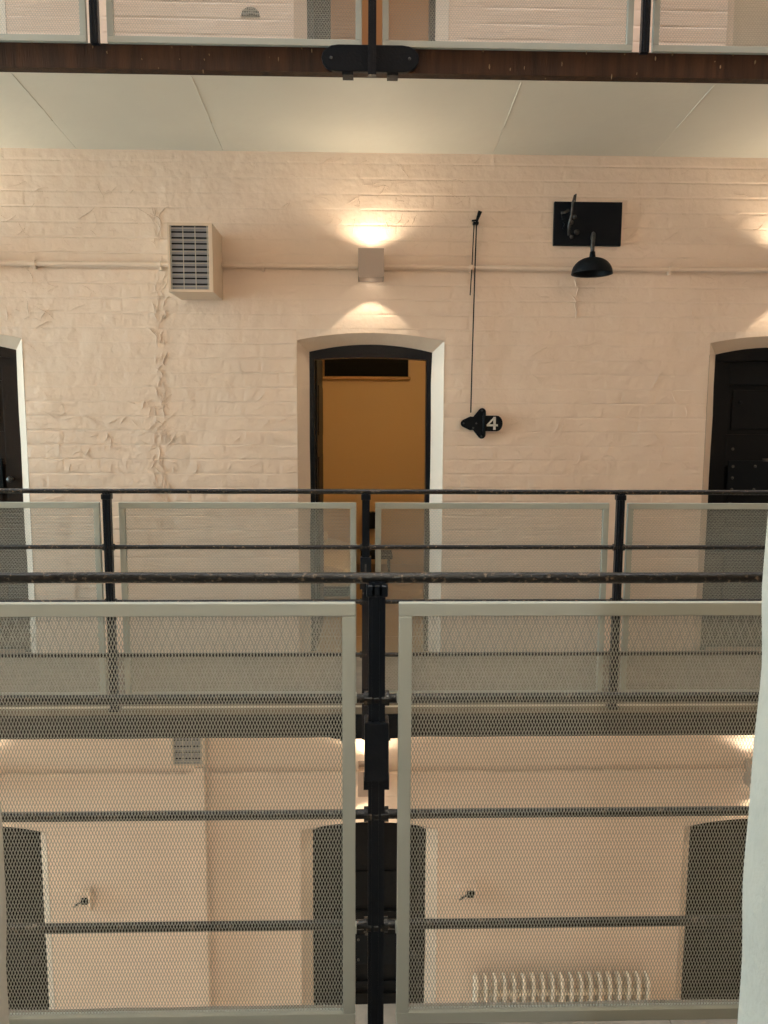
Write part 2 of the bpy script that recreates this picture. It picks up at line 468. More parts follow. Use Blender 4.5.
# ------------------------------------------------------------------ galleries
JX = [-13.0, -9.6, -6.5, -4.7, -3.1, -1.83, -0.905, 0.825, 1.855, 3.2, 4.8, 6.5]
def gallery(name, label, y_edge, y_wall, z0, near=False, style='flag', plate_x=0.0):
    """slab of flagstones and soffit panels carried by an edge beam; y_edge is the free edge"""
    s = 1 if y_wall > y_edge else -1
    root = thing(name, label, None, (0, y_edge, z0), kind='structure')
    ya = y_edge
    yb_ = y_wall + s * 0.02
    zt = z0
    for i in range(len(JX) - 1):
        xa, xb = JX[i] + 0.0004, JX[i + 1] - 0.0004
        e = ya + s * (0.0 if style == 'flag' else 0.03)
        lo, hi = min(e, yb_), max(e, yb_)
        n = 14
        # uneven worn front edge
        pl = []
        for k in range(n + 1):
            x = xa + (xb - xa) * k / n
            pl.append((x, e + s * abs(0.008 * mnoise.noise(Vector((x * 6, z0, ya))))))
        back = [(xb, yb_), (xa, yb_)]
        poly = pl + back
        if s < 0: poly = poly[::-1]
        MB().zprism(poly, z0 - 0.05, zt).build('flagstone', 'flag', root, 0.004)
        zA, zB = (z0 - 0.185, z0 - 0.185) if style == 'flag' else (z0 - 0.132, z0 - 0.207)
        y1, y2 = ya + s * 0.05, yb_
        MB().add([(xa, y1, zA), (xb, y1, zA), (xb, y2, zB), (xa, y2, zB), (xa, y1, z0 - 0.051), (xb, y1, z0 - 0.051), (xb, y2, z0 - 0.051), (xa, y2, z0 - 0.051)],
                 [(0, 3, 2, 1), (4, 5, 6, 7), (0, 1, 5, 4), (1, 2, 6, 5), (2, 3, 7, 6), (3, 0, 4, 7)]).build('soffit_panel', 'soffit', root, 0.002)
        if style != 'flag' and i:
            pts = [(JX[i] + 0.003 * mnoise.noise(Vector((q, i * 3.3, 1))), y1 + (y2 - y1) * (0.04 + q * 0.045), zA + (zB - zA) * (0.04 + q * 0.045) + 0.001) for q in range(13)]
            MB().tube(pts, [0.0035 + 0.003 * abs(mnoise.noise(Vector((q * 1.7, i, 5)))) for q in range(13)], 8).build('joint_bead', 'soffit', root, smooth=True)
    yb0 = ya + s * (0.012 if style == 'flag' else 0.0)
    ztop = z0 - 0.051 if style == 'flag' else z0 - 0.018
    zbot = z0 - 0.19 if style == 'flag' else z0 - 0.136
    n = 140
    vs, fs = [], []
    for k in range(n + 1):
        x = HX0 + (HX1 - HX0) * k / n
        d = 0.004 * mnoise.noise(Vector((x * 4, z0, 9)))
        for (yy, zz) in ((yb0 + d, zbot + 0.5 * d), (yb0 + d * 0.5, ztop + 0.5 * d), (yb0 + s * 0.06, ztop), (yb0 + s * 0.06, zbot)):
            vs.append((x, yy, zz))
    for k in range(n):
        for q in range(4):
            fs.append((k * 4 + q, k * 4 + (q + 1) % 4, k * 4 + 4 + (q + 1) % 4, k * 4 + 4 + q))
    fs += [(0, 1, 2, 3), (n * 4, n * 4 + 3, n * 4 + 2, n * 4 + 1)]
    bm_ = MB().add(vs, fs).build('edge_beam', 'beam' if style != 'flag' else 'beamdark', root)
    return root, yb0
g_mid, ymid = gallery('floor_far_gallery', 'flagstone walkway of the far gallery below the cell doors', 4.20, W, 0.0)
g_up, yup = gallery('floor_upper_gallery', 'upper gallery with cream soffit and brown edge beam', 4.195, W, ZU, style='beam')
g_near, ynear = gallery('floor_near_gallery', 'flagstone walkway of the near gallery at the bottom of the picture', 1.958, 0.88, 0.0)
g_nup, _ = gallery('floor_near_upper_gallery', 'upper gallery slab over the near walkway', 1.958, 0.88, ZU, style='beam')
MB().box(HX0, HX1, 4.196, 4.204, -0.006, 0.003).build('lit_edge_strip', 'litedge', g_mid)  # pale strip added to imitate skylight catching the walkway edge

gallery('floor_top_shade', 'unseen top slab added to shade the upper walkway', 4.195, W, 2 * ZU, style='beam')  # slab added out of view to shade the upper wall
gallery('floor_near_top_shade', 'unseen top slab added for shade on the near side', 1.958, 0.88, 2 * ZU, style='beam')  # its near-side pair, also added to hold back the roof light
# chipped flakes on the brown beam
rc = random.Random(5)
for i in range(46):
    x = rc.uniform(-2.1, 2.3)
    zz = ZU - 0.012 - rc.random() ** 1.6 * 0.14
    if -0.25 < x < 0.32: continue
    r = rc.uniform(0.0014, 0.0035)
    st = rc.uniform(1.0, 5.0)
    pl = [(x + r * cos(a) * rc.uniform(.6, 1.2), zz + r * st * sin(a) * rc.uniform(.6, 1.2)) for a in [k * pi / 3 for k in range(6)]]
    MB().prism(pl, yup - 0.0055, yup + 0.004).build('paint_chip', 'chip', g_up)

def fascia_plate(parent, cx, yf, zt, zb, lab):
    """black iron plate with rounded pointed ends and lugs, clasping the post to the beam"""
    zc, h = (zt + zb) / 2, (zt - zb) / 2
    half = 0.25
    pts = []
    for sgn in (1, -1):
        for k in range(9):
            a = -pi / 2 + pi * k / 8
            pts.append((cx + sgn * (half - 0.085 + 0.085 * cos(a)), zc + sgn * h * sin(a)))
    p = MB().prism(pts, yf - 0.022, yf + 0.002).build('fascia_plate', 'iron', parent, 0.004, label=lab)
    for sgn in (-1, 1):
        MB().box(cx + sgn * 0.115 - 0.028, cx + sgn * 0.115 + 0.028, yf - 0.018, yf + 0.05, zb - 0.014, zb + 0.002).build('lug', 'iron', p)
        MB().dome(cx + sgn * 0.20, yf - 0.022, zc, 0.008, 0.005).build('bolt', 'worniron', p, smooth=True)
fascia_plate(g_up, 0.027, yup, ZU - 0.010, ZU - 0.140, 'black iron fascia plate with rounded ends')
fascia_plate(g_mid, 0.008, ymid, -0.05, -0.19, 'black iron fascia plate under the walkway edge')

# ------------------------------------------------------------------ railings
RZ = (1.222, 0.918, 0.615, 0.315)
RR = 0.0135
PSP = 1.39
def railing(label, px0, y, z0, n0, n1, group, lockbox=True, facing=-1, drop=0.0):
    t = thing('gallery_railing', label, 'railing', (px0, y, z0), group)
    xs = [px0 + k * PSP for k in range(n0, n1 + 1)]
    for k, x in zip(range(n0, n1 + 1), xs):
        m = MB()
        w2 = 0.0205
        # ribbed cast post: a core with two raised fillets
        prof = [(-w2, -0.016), (-0.012, -0.016), (-0.012, -0.022), (-0.006, -0.022), (-0.006, -0.017), (0.006, -0.017), (0.006, -0.022), (0.012, -0.022), (0.012, -0.016), (w2, -0.016),
                (w2, 0.016), (-w2, 0.016)]
        if facing > 0: prof = [(a, -b) for a, b in prof][::-1]
        m.zprism([(x + a, y + b) for a, b in prof], z0 - (0.17 if k == 0 else drop), z0 + 1.215)
        p = m.build('post', 'black', t, label='black iron post of the railing')
        for h in RZ[1:]:
            MB().tube([(x - 0.031, y, z0 + h), (x + 0.031, y, z0 + h)], 0.019, 12).build('rail_collar', 'rail', p)
        MB().box(x - 0.026, x + 0.026, y - 0.022, y + 0.022, z0 + 1.178, z0 + 1.208).build('post_cap', 'black', p, 0.004)
        if k != 0 and drop == 0:
            MB().box(x - 0.03, x + 0.03, y - 0.028, y + 0.028, z0, z0 + 0.018).build('base_plate', 'black', p, 0.004)
        elif k == 0 and lockbox:
            MB().box(x - 0.030, x + 0.030, y - 0.03, y + 0.03, z0 + 0.715, z0 + 0.865).build('lock_sleeve', 'black', p, 0.003)
            if y > 3: MB().box(x - 0.006, x + 0.004, y - 0.033, y - 0.029, z0 + 0.76, z0 + 0.83).build('latch', 'worniron', p)
            for sg in (-1, 1):
                MB().box(x + sg * 0.026 - 0.006, x + sg * 0.026 + 0.006, y - 0.012, y + 0.012, z0 + 0.685, z0 + 0.72).build('sleeve_foot', 'black', p)
    for i, h in enumerate(RZ):
        r = RR if i == 0 else 0.0122
        pts = []
        x = xs[0] - 0.5
        while x <= xs[-1] + 0.5:
            pts.append((x, y, z0 + h + 0.0012 * mnoise.noise(Vector((x * 2.3, h * 5, y)))))
            x += 0.08
        MB().tube(pts, r, 12).build('top_rail' if i == 0 else 'rail', 'rail', t, smooth=True)
    return t
railing('black iron railing of the near gallery with a stout ribbed post', 0.031, 1.842, 0.0, -1, 1, 'iron gallery railings')
railing('black iron railing of the far gallery in front of the cell doors', 0.008, 4.15, 0.0, -3, 3, 'iron gallery railings')
railing('black iron railing of the upper gallery cut by the top edge', 0.036, 4.15, ZU, -3, 3, 'iron gallery railings', lockbox=False, drop=0.04)

# mesh panel: frame of four bars, bolted clips and an expanded metal sheet
PW, PH, PB = 1.286, 1.098, 0.032
def sheet_mesh():
    w_, h_ = PW - 2 * PB + 0.006, PH - 2 * PB + 0.006
    nx = round(w_ / 0.0078)
    nz = round(h_ / 0.0200)
    dx, dz = w_ / nx, h_ / nz
    vs, fs = [], []
    hw, th = 0.00076, 0.00055
    def strand(xa, za, xb, zb, sg):
        d = Vector((xb - xa, 0, zb - za)).normalized()
        n = Vector((d.z, 0, -d.x))
        tl = Vector((0, 1, 0))
        # ribbon tilted about its own axis, as the slitting leaves it
        a = (n * 0.86 + tl * 0.50 * sg)
        b = (tl * 0.86 - n * 0.50 * sg)
        k = len(vs)
        for (px, pz) in ((xa, za), (xb, zb)):
            P = Vector((px, 0, pz))
            for ca, cb in ((-hw, -th), (hw, -th), (hw, th), (-hw, th)):
                q = P + a * ca + b * cb
                vs.append((q.x, q.y, q.z))
        for q in range(4):
            fs.append((k + q, k + (q + 1) % 4, k + 4 + (q + 1) % 4, k + 4 + q))
    x0, z0 = -w_ / 2, -h_ / 2
    for i in range(nx):
        for j in range(nz):
            cx, cz = x0 + (i + 0.5) * dx, z0 + (j + 0.5) * dz
            strand(cx - dx / 2, cz, cx, cz + dz / 2, 1)
            strand(cx + dx / 2, cz, cx, cz + dz / 2, 1 if True else -1)
            strand(cx - dx / 2, cz, cx, cz - dz / 2, 1)
            strand(cx + dx / 2, cz, cx, cz - dz / 2, 1)
    me = bpy.data.meshes.new('mesh_sheet')
    me.from_pydata(vs, [], fs)
    me.materials.append(M['mesh'])
    return me
SHEET = sheet_mesh()
def panel_meshes():
    out = []
    a, b = PW / 2, PH / 2
    d = 0.011
    for nm, (x0, x1, z0, z1) in (('frame_bar', (-a, a, b - PB, b)), ('frame_bar', (-a, a, -b, -b + PB)),
                                 ('frame_bar', (-a, -a + PB, -b + PB, b - PB)), ('frame_bar', (a - PB, a, -b + PB, b - PB))):
        o = MB().box(x0, x1, -d, d, z0, z1).build(nm, 'frame', None, 0.0025)
        out.append(o)
    for sx in (-1, 1):
        for z in (0.309, -0.294):
            o = MB().box(min(sx * (a - 0.016), sx * (a + 0.003)), max(sx * (a - 0.016), sx * (a + 0.003)), -0.004, 0.02, z - 0.010, z + 0.010).build('clip', 'frame', None, 0.001)
            out.append(o)
    return out
PROTO = panel_meshes()
def mesh_panel(cx, y, z0, label, group, clips_to=1, lift=0.0):
    t = thing('mesh_panel', label, 'mesh panel', (cx, y, z0 + 0.06 + lift + PH / 2), group)
    for p in PROTO:
        o = p.copy()
        C.objects.link(o)
        o.parent = t
        if p.name.startswith('clip'): o.scale.y = clips_to
    o = bpy.data.objects.new('mesh_sheet', SHEET)
    C.objects.link(o)
    o.parent = t
    o['kind'] = 'stuff'
    return t
GN, GF, GU = 'mesh panels on the near railing', 'mesh panels on the far railing', 'mesh panels on the upper railing'
mesh_panel(0.031 - PSP / 2, 1.808, 0.0, 'large near expanded metal panel left of the ribbed black post', GN, 1, 0.011)
mesh_panel(0.031 + PSP / 2, 1.808, 0.0, 'large near expanded metal panel right of the ribbed black post', GN, 1, 0.011)
fl = ['far railing mesh panel in front of the left black door', 'far railing mesh panel left of the open doorway', 'far railing mesh panel right of the open doorway under the number plate', 'far railing mesh panel in front of the right black door']
ul = ['upper railing mesh panel at the top left corner', 'upper railing mesh panel left of the iron fascia plate', 'upper railing mesh panel right of the iron fascia plate', 'upper railing mesh panel at the top right corner']
fl = ['far railing mesh panel beyond the left edge of the picture'] + fl + ['far railing mesh panel beyond the right edge of the picture']
ul = ['upper railing mesh panel beyond the left edge of the picture'] + ul + ['upper railing mesh panel beyond the right edge of the picture']
for k in range(6):
    mesh_panel(0.008 + (k - 2.5) * PSP, 4.186, 0.0, fl[k], GF, -1)
    mesh_panel(0.036 + (k - 2.5) * PSP, 4.186, ZU - 0.078, ul[k], GU, -1)
for p in PROTO:
    bpy.data.objects.remove(p)

# ------------------------------------------------------------------ doors
def door_frame(t, cx, st, m, hwin=0.365):
    zf, zsf, rf, zsb, rb_ = ST[st]
    o_ = arch(cx, HWB + 0.004, zf, zsb + 0.003, rb_, 16)
    i_ = arch(cx, hwin, zf, zsb - 0.05, rb_ * 0.3, 16)
    b = MB()
    for i in range(len(o_) - 1):
        (a0, a1), (b0, b1) = (o_[i], o_[i + 1]), (i_[i], i_[i + 1])
        v = [(p[0], FY, p[1]) for p in (a0, a1, b1, b0)] + [(p[0], FY + 0.09, p[1]) for p in (a0, a1, b1, b0)]
        b.add(v, [(0, 1, 2, 3), (4, 7, 6, 5), (3, 2, 6, 7), (0, 4, 5, 1)])
    return b.build('door_frame', m, t, 0.0)
nd = [0]
def closed_door(cx, st, label, m='door', style=0):
    nd[0] += 1
    zf, zsf, rf, zsb, rb_ = ST[st]
    t = thing('door_%d' % nd[0], label, None, (cx, FY, zf), kind='structure')
    door_frame(t, cx, st, m)
    top = zsb - 0.04
    y0 = FY + 0.03
    # ledger of stiles and rails around recessed panels
    zs = [zf + 0.01, zf + 0.20, zf + 0.72, zf + 0.86, zf + 1.30, zf + 1.52, zf + 1.86, top]
    leaf = MB().box(cx - 0.368, cx + 0.368, y0 + 0.022, y0 + 0.055, zf + 0.01, top + 0.03).build('leaf_board', m, t)
    st_ = 0.075
    for xa, xb in ((cx - 0.366, cx - 0.366 + st_), (cx + 0.366 - st_, cx + 0.366)):
        MB().box(xa, xb, y0, y0 + 0.03, zf + 0.01, top).build('stile', m, t, 0.003)
    for za, zb in ((zs[0], zs[1]), (zs[2], zs[3]), (zs[4], zs[5]), (zs[6], zs[7])):
        MB().box(cx - 0.366 + st_, cx + 0.366 - st_, y0, y0 + 0.03, za, zb).build('door_rail', m, t, 0.004)
    for za, zb in ((zs[1], zs[2]), (zs[3], zs[4]), (zs[5], zs[6])):
        MB().box(cx - 0.255, cx + 0.255, y0 + 0.012, y0 + 0.03, za + 0.035, zb - 0.035).build('raised_panel', m, t, 0.008)
    p = MB().box(cx - 0.27, cx + 0.27, y0 - 0.008, y0 + 0.004, zf + 1.10, zf + 1.34).build('iron_plate', 'iron', t, 0.004)
    for rx in (-0.235, -0.08, 0.08, 0.235):
        for rz in (1.14, 1.22, 1.30):
            if rz == 1.22 and abs(rx) < 0.1: continue
            MB().dome(cx + rx, y0 - 0.008, zf + rz, 0.011, 0.008).build('rivet', 'worniron', p, smooth=True)
    for rx in (-0.24, 0.24):
        for rz in (1.04, 1.42):
            MB().dome(cx + rx, y0, zf + rz, 0.011, 0.008).build('rivet', 'worniron', t, smooth=True)
    MB().dome(cx - 0.2, y0 + 0.012, zf + 1.74, 0.014, 0.01).build('spy_hole', 'iron', t, smooth=True)
    MB().box(cx - 0.03, cx + 0.05, y0 - 0.012, y0 + 0.003, zf + 1.335, zf + 1.355).build('flap_hinge', 'worniron', t, 0.003)
    k = MB()
    k.tube([(cx + 0.33, y0, zf + 1.2), (cx + 0.33, y0 - 0.04, zf + 1.2)], [0.01, 0.01])
    k.tube([(cx + 0.33, y0 - 0.035, zf + 1.2), (cx + 0.33, y0 - 0.055, zf + 1.2)], [0.022, 0.018], 14)
    k.build('door_knob', 'worniron', t, smooth=True)
    MB().box(cx - 0.36, cx + 0.36, y0 - 0.006, y0 + 0.004, zf + 0.94, zf + 0.965).build('iron_strap', 'iron', t, 0.002)
    return t
closed_door(DX[1], 'mid', 'warm-lit black panelled cell door at the left edge, gallery level', 'doorwarm')
closed_door(DX[3], 'mid', 'black riveted cell door at the right edge, gallery level')
closed_door(DX[1], 'low', 'dark cell door behind the near mesh at bottom left')
closed_door(DX[2], 'low', 'dark cell door below the far gallery behind the ribbed post')
closed_door(DX[3], 'low', 'dark cell door behind the near mesh at bottom right')
closed_door(DX[1], 'up', 'dark upper storey cell door beyond the top left corner')
# open doorway, gallery level
nd[0] += 1
t = thing('door_%d' % nd[0], 'open cell doorway with black frame and leaf swung inwards', None, (DX[2], FY, 0), kind='structure')
door_frame(t, DX[2], 'mid', 'black', 0.378)
lf = MB().box(-0.375, -0.325, FY + 0.09, FY + 0.80, 0.01, 2.06).build('leaf', 'door', t, 0.004, label='black leaf folded back into the cell')
for za, zb in ((0.2, 0.8), (0.95, 1.35), (1.5, 1.85)):
    MB().box(-0.327, -0.318, FY + 0.18, FY + 0.71, za, zb).build('raised_panel', 'door', lf, 0.004)
for zz in (0.3, 1.0, 1.75):
    MB().tube([(-0.335, FY + 0.092, zz), (-0.335, FY + 0.092, zz + 0.1)], 0.012).build('hinge', 'iron', lf)
# open doorway, upper storey
nd[0] += 1
t = thing('door_%d' % nd[0], 'open upper storey doorway behind the top mesh panels', None, (DX[2], FY, ZU), kind='structure')
door_frame(t, DX[2], 'up', 'black', 0.372)
a = radians(38)
hx, hy = -0.36, FY + 0.10
dx_, dy_ = cos(a), sin(a)
lw = 0.36
v = []
for zz in (ZU + 0.01, ZU + 2.0):
    for (s_, n_) in ((0, 0), (lw, 0), (lw, 0.045), (0, 0.045)):
        v.append((hx + dx_ * 0.45 * s_ - dy_ * n_ * 0.3, hy + dy_ * s_ + dx_ * n_, zz))
MB().add(v, [(0, 1, 2, 3), (4, 5, 6, 7), (0, 1, 5, 4), (1, 2, 6, 5), (2, 3, 7, 6), (3, 0, 4, 7)]).build('leaf', 'door', t, 0.003, label='dark leaf standing ajar')

# ------------------------------------------------------------------ pipes along the wall
def wall_pipe(z, label, gaps, clips):
    t = thing('wall_pipe', label, 'pipe', (0, W - 0.03, z))
    y = W - 0.022
    for a, b in gaps:
        pts, x = [], a
        while x < b:
            pts.append((x, y, z + 0.003 * mnoise.noise(Vector((x * 1.5, z, 2)))))
            x += 0.12
        pts.append((b, y, z))
        MB().tube(pts, 0.0155, 14).build('pipe_run', 'paint', t, smooth=True)
    for x in clips:
        c = MB()
        c.tube([(x - 0.009, y, z), (x + 0.009, y, z)], 0.021, 14)
        c.box(x - 0.009, x + 0.009, y - 0.004, W + 0.004, z - 0.034, z - 0.012)
        c.build('pipe_clip', 'paint', t, 0.0015)
    return t
wall_pipe(2.597, 'cream pipe running along the wall above the cell doors', [(-6.4, -1.15), (-0.95, 6.4)], [-2.12, -1.32, -0.66, 0.69, 2.0, 3.0])
wall_pipe(-0.85, 'cream pipe on the wall below the far gallery', [(-6.4, 6.4)], [-2.0, -0.6, 0.8, 2.1])
# boxed conduit, lower storey
t = thing('conduit', 'cream vertical boxed conduit down the lower wall', 'conduit', (-1.135, W, ZG))
MB().box(-1.175, -1.10, W - 0.085, W + 0.004, ZG, -0.775).build('conduit_run', 'paint', t, 0.006)
for zz in (-1.4, -2.3):
    MB().box(-1.182, -1.093, W - 0.088, W + 0.004, zz, zz + 0.03).build('strap', 'paint', t, 0.002)

# ------------------------------------------------------------------ wall lights, up and down
def wall_light(cx, zc, label, up=1.0, dn=1.0, yw=None):
    t = thing('wall_light', label, 'wall lamp', (cx, W, zc), 'box wall lights above the doors')
    x0, x1, y0, y1, z0, z1 = cx - 0.0815, cx + 0.0815, 5.0, W, zc - 0.089, zc + 0.089
    b = MB()
    th = 0.006
    b.box(x0, x1, y0, y0 + th, z0, z1)
    b.box(x0, x0 + th, y0 + th, y1, z0, z1)
    b.box(x1 - th, x1, y0 + th, y1, z0, z1)
    b.box(x0 + th, x1 - th, y1 - th, y1, z0, z1)
    b.build('casing', 'lamp', t)
    MB().box(x0 + th, x1 - th, y0 + th, y1 - th, zc - 0.05, zc + 0.05).build('lamp_body', 'lamp', t)
    yl = 5.022
    MB().lathe([(0.0, zc - 0.0545), (0.026, zc - 0.0545), (0.030, zc - 0.05)], cx, 5.085, 18).build('lower_lens', 'glow', t)
    MB().lathe([(0.0, zc + 0.0545), (0.026, zc + 0.0545), (0.030, zc + 0.05)], cx, 5.085, 18).build('upper_lens', 'glow', t)
    for nm, zz, rot, e, ang, bl in (('up_beam', zc + 0.075, (radians(180), 0, 0), 6.8 * up, 144, 0.6), ('down_beam', zc - 0.075, (0, 0, 0), 4.2 * dn, 93, 0.12)):
        l = bpy.data.lights.new(nm, 'SPOT')
        l.energy, l.color, l.spot_size, l.spot_blend, l.shadow_soft_size = e, (1.0, 0.84, 0.61), radians(ang), bl, 0.015
        o = bpy.data.objects.new(nm, l)
        C.objects.link(o)
        o.location = (0, yl - W, zz - zc)
        o.rotation_euler = rot
        o.parent = t
    if yw is not None:
        t.location.y = yw
        t.rotation_euler.z = pi
    return t
wl = {0: 'box wall light beaming up and down above the open doorway', -1: 'box wall light above the left black door', 1: 'box wall light above the right black door'}
wl2 = {0: 'box wall light on the lower wall behind the ribbed post', -1: 'box wall light on the lower wall at left', 1: 'box wall light on the lower wall at right'}
for k, cx in ((-1, DX[1]), (0, DX[2]), (1, DX[3])):
    wall_light(cx, 2.592, wl[k])
    wall_light(cx, -0.86, wl2[k], 1.2, 1.2)
for k, cx in enumerate(DX[1:4]):
    wall_light(cx, ZU + 2.59, 'box wall light on the upper wall, %s' % ('first from the left', 'above the upper open doorway', 'third from the left')[k])
    wall_light(cx, ZU + 2.59, 'unseen box light added on the near upper wall, %s' % ('first from the left', 'over the foreground doorway', 'third from the left')[k], 1.0, 1.0, yw=0.88)  # near-side lamps added out of view for ambient light

for k, cx in enumerate(DX[1:4]):  # near-wall lamps added out of view, boosted as fill for the hall
    nm = ('left of', 'above', 'right of')[k]
    wall_light(cx, 2.592, 'unseen box fill light added on the near wall %s the foreground doorway' % nm, 7.0, 7.0, yw=0.88)
    wall_light(cx, -0.86, 'unseen box fill light added on the near lower wall, %s the foreground doorway' % nm, 8.5, 8.5, yw=0.88)

# ------------------------------------------------------------------ ventilation grilles
def vent(x0, x1, z0, z1, yf, label, rows, cols):
    t = thing('vent_grille', label, 'vent', ((x0 + x1) / 2, W, z0), 'louvred wall vents')
    b = MB()
    e = 0.016
    b.box(x0, x1, yf + 0.012, W + 0.004, z0, z1)
    c = b.build('vent_box', 'vent', t, 0.004)
    for (a, b_, c_, d) in ((x0, x1, z1 - e, z1), (x0, x1, z0, z0 + e), (x0, x0 + e, z0 + e, z1 - e), (x1 - e * 1.6, x1, z0 + e, z1 - e)):
        MB().box(a, b_, yf - 0.004, yf + 0.014, c_, d).build('face_bar', 'vent', t, 0.002)
    ax, bx, az, bz = x0 + e, x1 - e * 1.6, z0 + e, z1 - e
    MB().box(ax, bx, yf + 0.008, yf + 0.013, az, bz).build('dark_backing', 'dark', t)
    for i in range(rows):
        z = az + (i + 0.5) * (bz - az) / rows
        h = (bz - az) / rows
        v = [(ax, yf + 0.001, z - h * 0.46), (bx, yf + 0.001, z - h * 0.46), (bx, yf + 0.007, z + h * 0.30), (ax, yf + 0.007, z + h * 0.30)]
        v += [(p[0], p[1] + 0.0015, p[2]) for p in v]
        MB().add(v, [(0, 1, 2, 3), (7, 6, 5, 4), (0, 4, 5, 1), (1, 5, 6, 2), (2, 6, 7, 3), (3, 7, 4, 0)]).build('louvre', 'louvre', t)
        if i % 2 == 0:
            MB().box(ax, bx, yf - 0.0035, yf - 0.0005, z - 0.0014, z + 0.0014).build('cross_wire', 'wire', t)
    for j in range(cols + 1):
        x = ax + 0.006 + j * (bx - ax - 0.012) / cols
        MB().box(x - 0.0022, x + 0.0022, yf - 0.004, yf - 0.001, az, bz).build('upright_wire', 'wire', t)
    return t
vent(-1.194, -0.922, 2.378, 2.785, 4.85, 'large louvred vent box on the wall over the pipe', 11, 3)
vent(-1.325, -1.09, -0.765, -0.34, 5.09, 'louvred vent on the lower wall under the far gallery', 9, 3)
# half-round air brick in the upper wall
t = thing('air_brick', 'small dark half-round air grating on the upper wall', 'air brick', (-0.717, W, 4.10))
hp = [(-0.717 + 0.058 * cos(pi * k / 14), 4.115 + 0.052 * sin(pi * k / 14)) for k in range(15)]
MB().prism(hp, W - 0.006, W + 0.004).build('dark_opening', 'dark', t)
for k in range(-5, 6):
    x = -0.717 + k * 0.011
    h = 0.052 * sqrt(max(0, 1 - ((k * 0.011) / 0.058) ** 2))
    if h > 0.008:
        MB().box(x - 0.0016, x + 0.0016, W - 0.009, W - 0.005, 4.115, 4.115 + h).build('grating_bar', 'wire', t)
for zz in (4.130, 4.146):
    hw_ = 0.058 * sqrt(1 - ((zz - 4.115) / 0.052) ** 2)
    MB().box(-0.717 - hw_, -0.717 + hw_, W - 0.0095, W - 0.0055, zz - 0.0015, zz + 0.0015).build('grating_bar', 'wire', t)

# ------------------------------------------------------------------ cell number indicator with its pull rod
t = thing('cell_indicator', 'black arrow-shaped cell number plate 4 hung from a thin rod', 'sign', (0.772, W, 1.60))
Y1 = W - 0.022
cx, cz = 0.775, 1.589
lobes = [(-0.105, 0.0), (0.0, 0.085), (0.0, -0.085)]
pl = []
R_ = 0.026
def lobe(c, a0, a1, n=7, r=R_):
    return [(cx + c[0] + r * cos(a0 + (a1 - a0) * k / (n - 1)), cz + c[1] + r * sin(a0 + (a1 - a0) * k / (n - 1))) for k in range(n)]
pl += lobe((0.008, 0.076), radians(-20), radians(140))
pl += [(cx - 0.040, cz + 0.058), (cx - 0.050, cz + 0.044), (cx - 0.072, cz + 0.046)]
pl += lobe((-0.108, 0.0), radians(120), radians(240))
pl += [(cx - 0.072, cz - 0.046), (cx - 0.050, cz - 0.044), (cx - 0.040, cz - 0.058)]
pl += lobe((0.008, -0.076), radians(220), radians(380))
pl += [(cx + 0.030, cz - 0.050), (cx + 0.030, cz + 0.050)]
MB().prism(pl, Y1, Y1 + 0.012).build('arrow_plate', 'iron', t, 0.003)
tg = [(cx + 0.01, cz - 0.052), (cx + 0.105, cz - 0.052)]
tg += [(cx + 0.105 + 0.040 * cos(-pi / 2 + pi * k / 10), cz + 0.052 * sin(-pi / 2 + pi * k / 10)) for k in range(1, 10)]
tg += [(cx + 0.105, cz + 0.052), (cx + 0.01, cz + 0.052)]
tagp = MB().prism(tg, Y1 - 0.008, Y1 + 0.004).build('number_tag', 'iron', t, 0.002, label='black rounded tag with a white 4')
def bar2(m, xa, za, xb, zb, wd):
    d = Vector((xb - xa, zb - za)).normalized()
    n = Vector((-d.y, d.x)) * wd / 2
    m.prism([(xa + n.x, za + n.y), (xa - n.x, za - n.y), (xb - n.x, zb - n.y), (xb + n.x, zb + n.y)], Y1 - 0.0115, Y1 - 0.007)
g = MB()
gx = cx + 0.078
bar2(g, gx + 0.012, cz - 0.042, gx + 0.012, cz + 0.044, 0.016)
bar2(g, gx - 0.040, cz - 0.012, gx + 0.034, cz - 0.012, 0.0135)
bar2(g, gx - 0.036, cz - 0.011, gx + 0.012, cz + 0.040, 0.0115)
g.build('numeral_four', 'white', tagp)
MB().tube([(cx + 0.022, Y1 - 0.008, cz - 0.07), (cx + 0.022, Y1 - 0.008, cz + 0.07)], 0.010, 10).build('hinge_barrel', 'iron', t, smooth=True)
for bx, bz in ((-0.115, 0.0), (0.006, 0.085), (0.006, -0.085), (-0.03, 0.0), (-0.05, -0.03)):
    MB().dome(cx + bx, Y1, cz + bz, 0.0065, 0.005).build('screw', 'worniron', t, smooth=True)
MB().tube([(0.722, W - 0.028, 2.90), (0.716, W - 0.034, 2.60), (0.708, W - 0.03, 1.98), (0.706, W - 0.026, 1.66)], 0.0042, 8).build('pull_rod', 'iron', t)
MB().tube([(0.706, W - 0.028, 2.88), (0.696, W - 0.034, 2.6), (0.688, W - 0.028, 2.42)], 0.0034, 8).build('pull_rod', 'iron', t)
lv = MB()
lv.tube([(0.742, W - 0.04, 2.945), (0.728, W - 0.035, 2.905), (0.722, W - 0.03, 2.88)], [0.014, 0.010, 0.007], 10)
lv.tube([(0.690, W - 0.03, 2.888), (0.728, W - 0.034, 2.892)], 0.006, 8)
lv.build('bell_crank', 'iron', t, smooth=True)
MB().box(0.70, 0.735, W - 0.035, W, 2.868, 2.882).build('crank_bracket', 'iron', t)

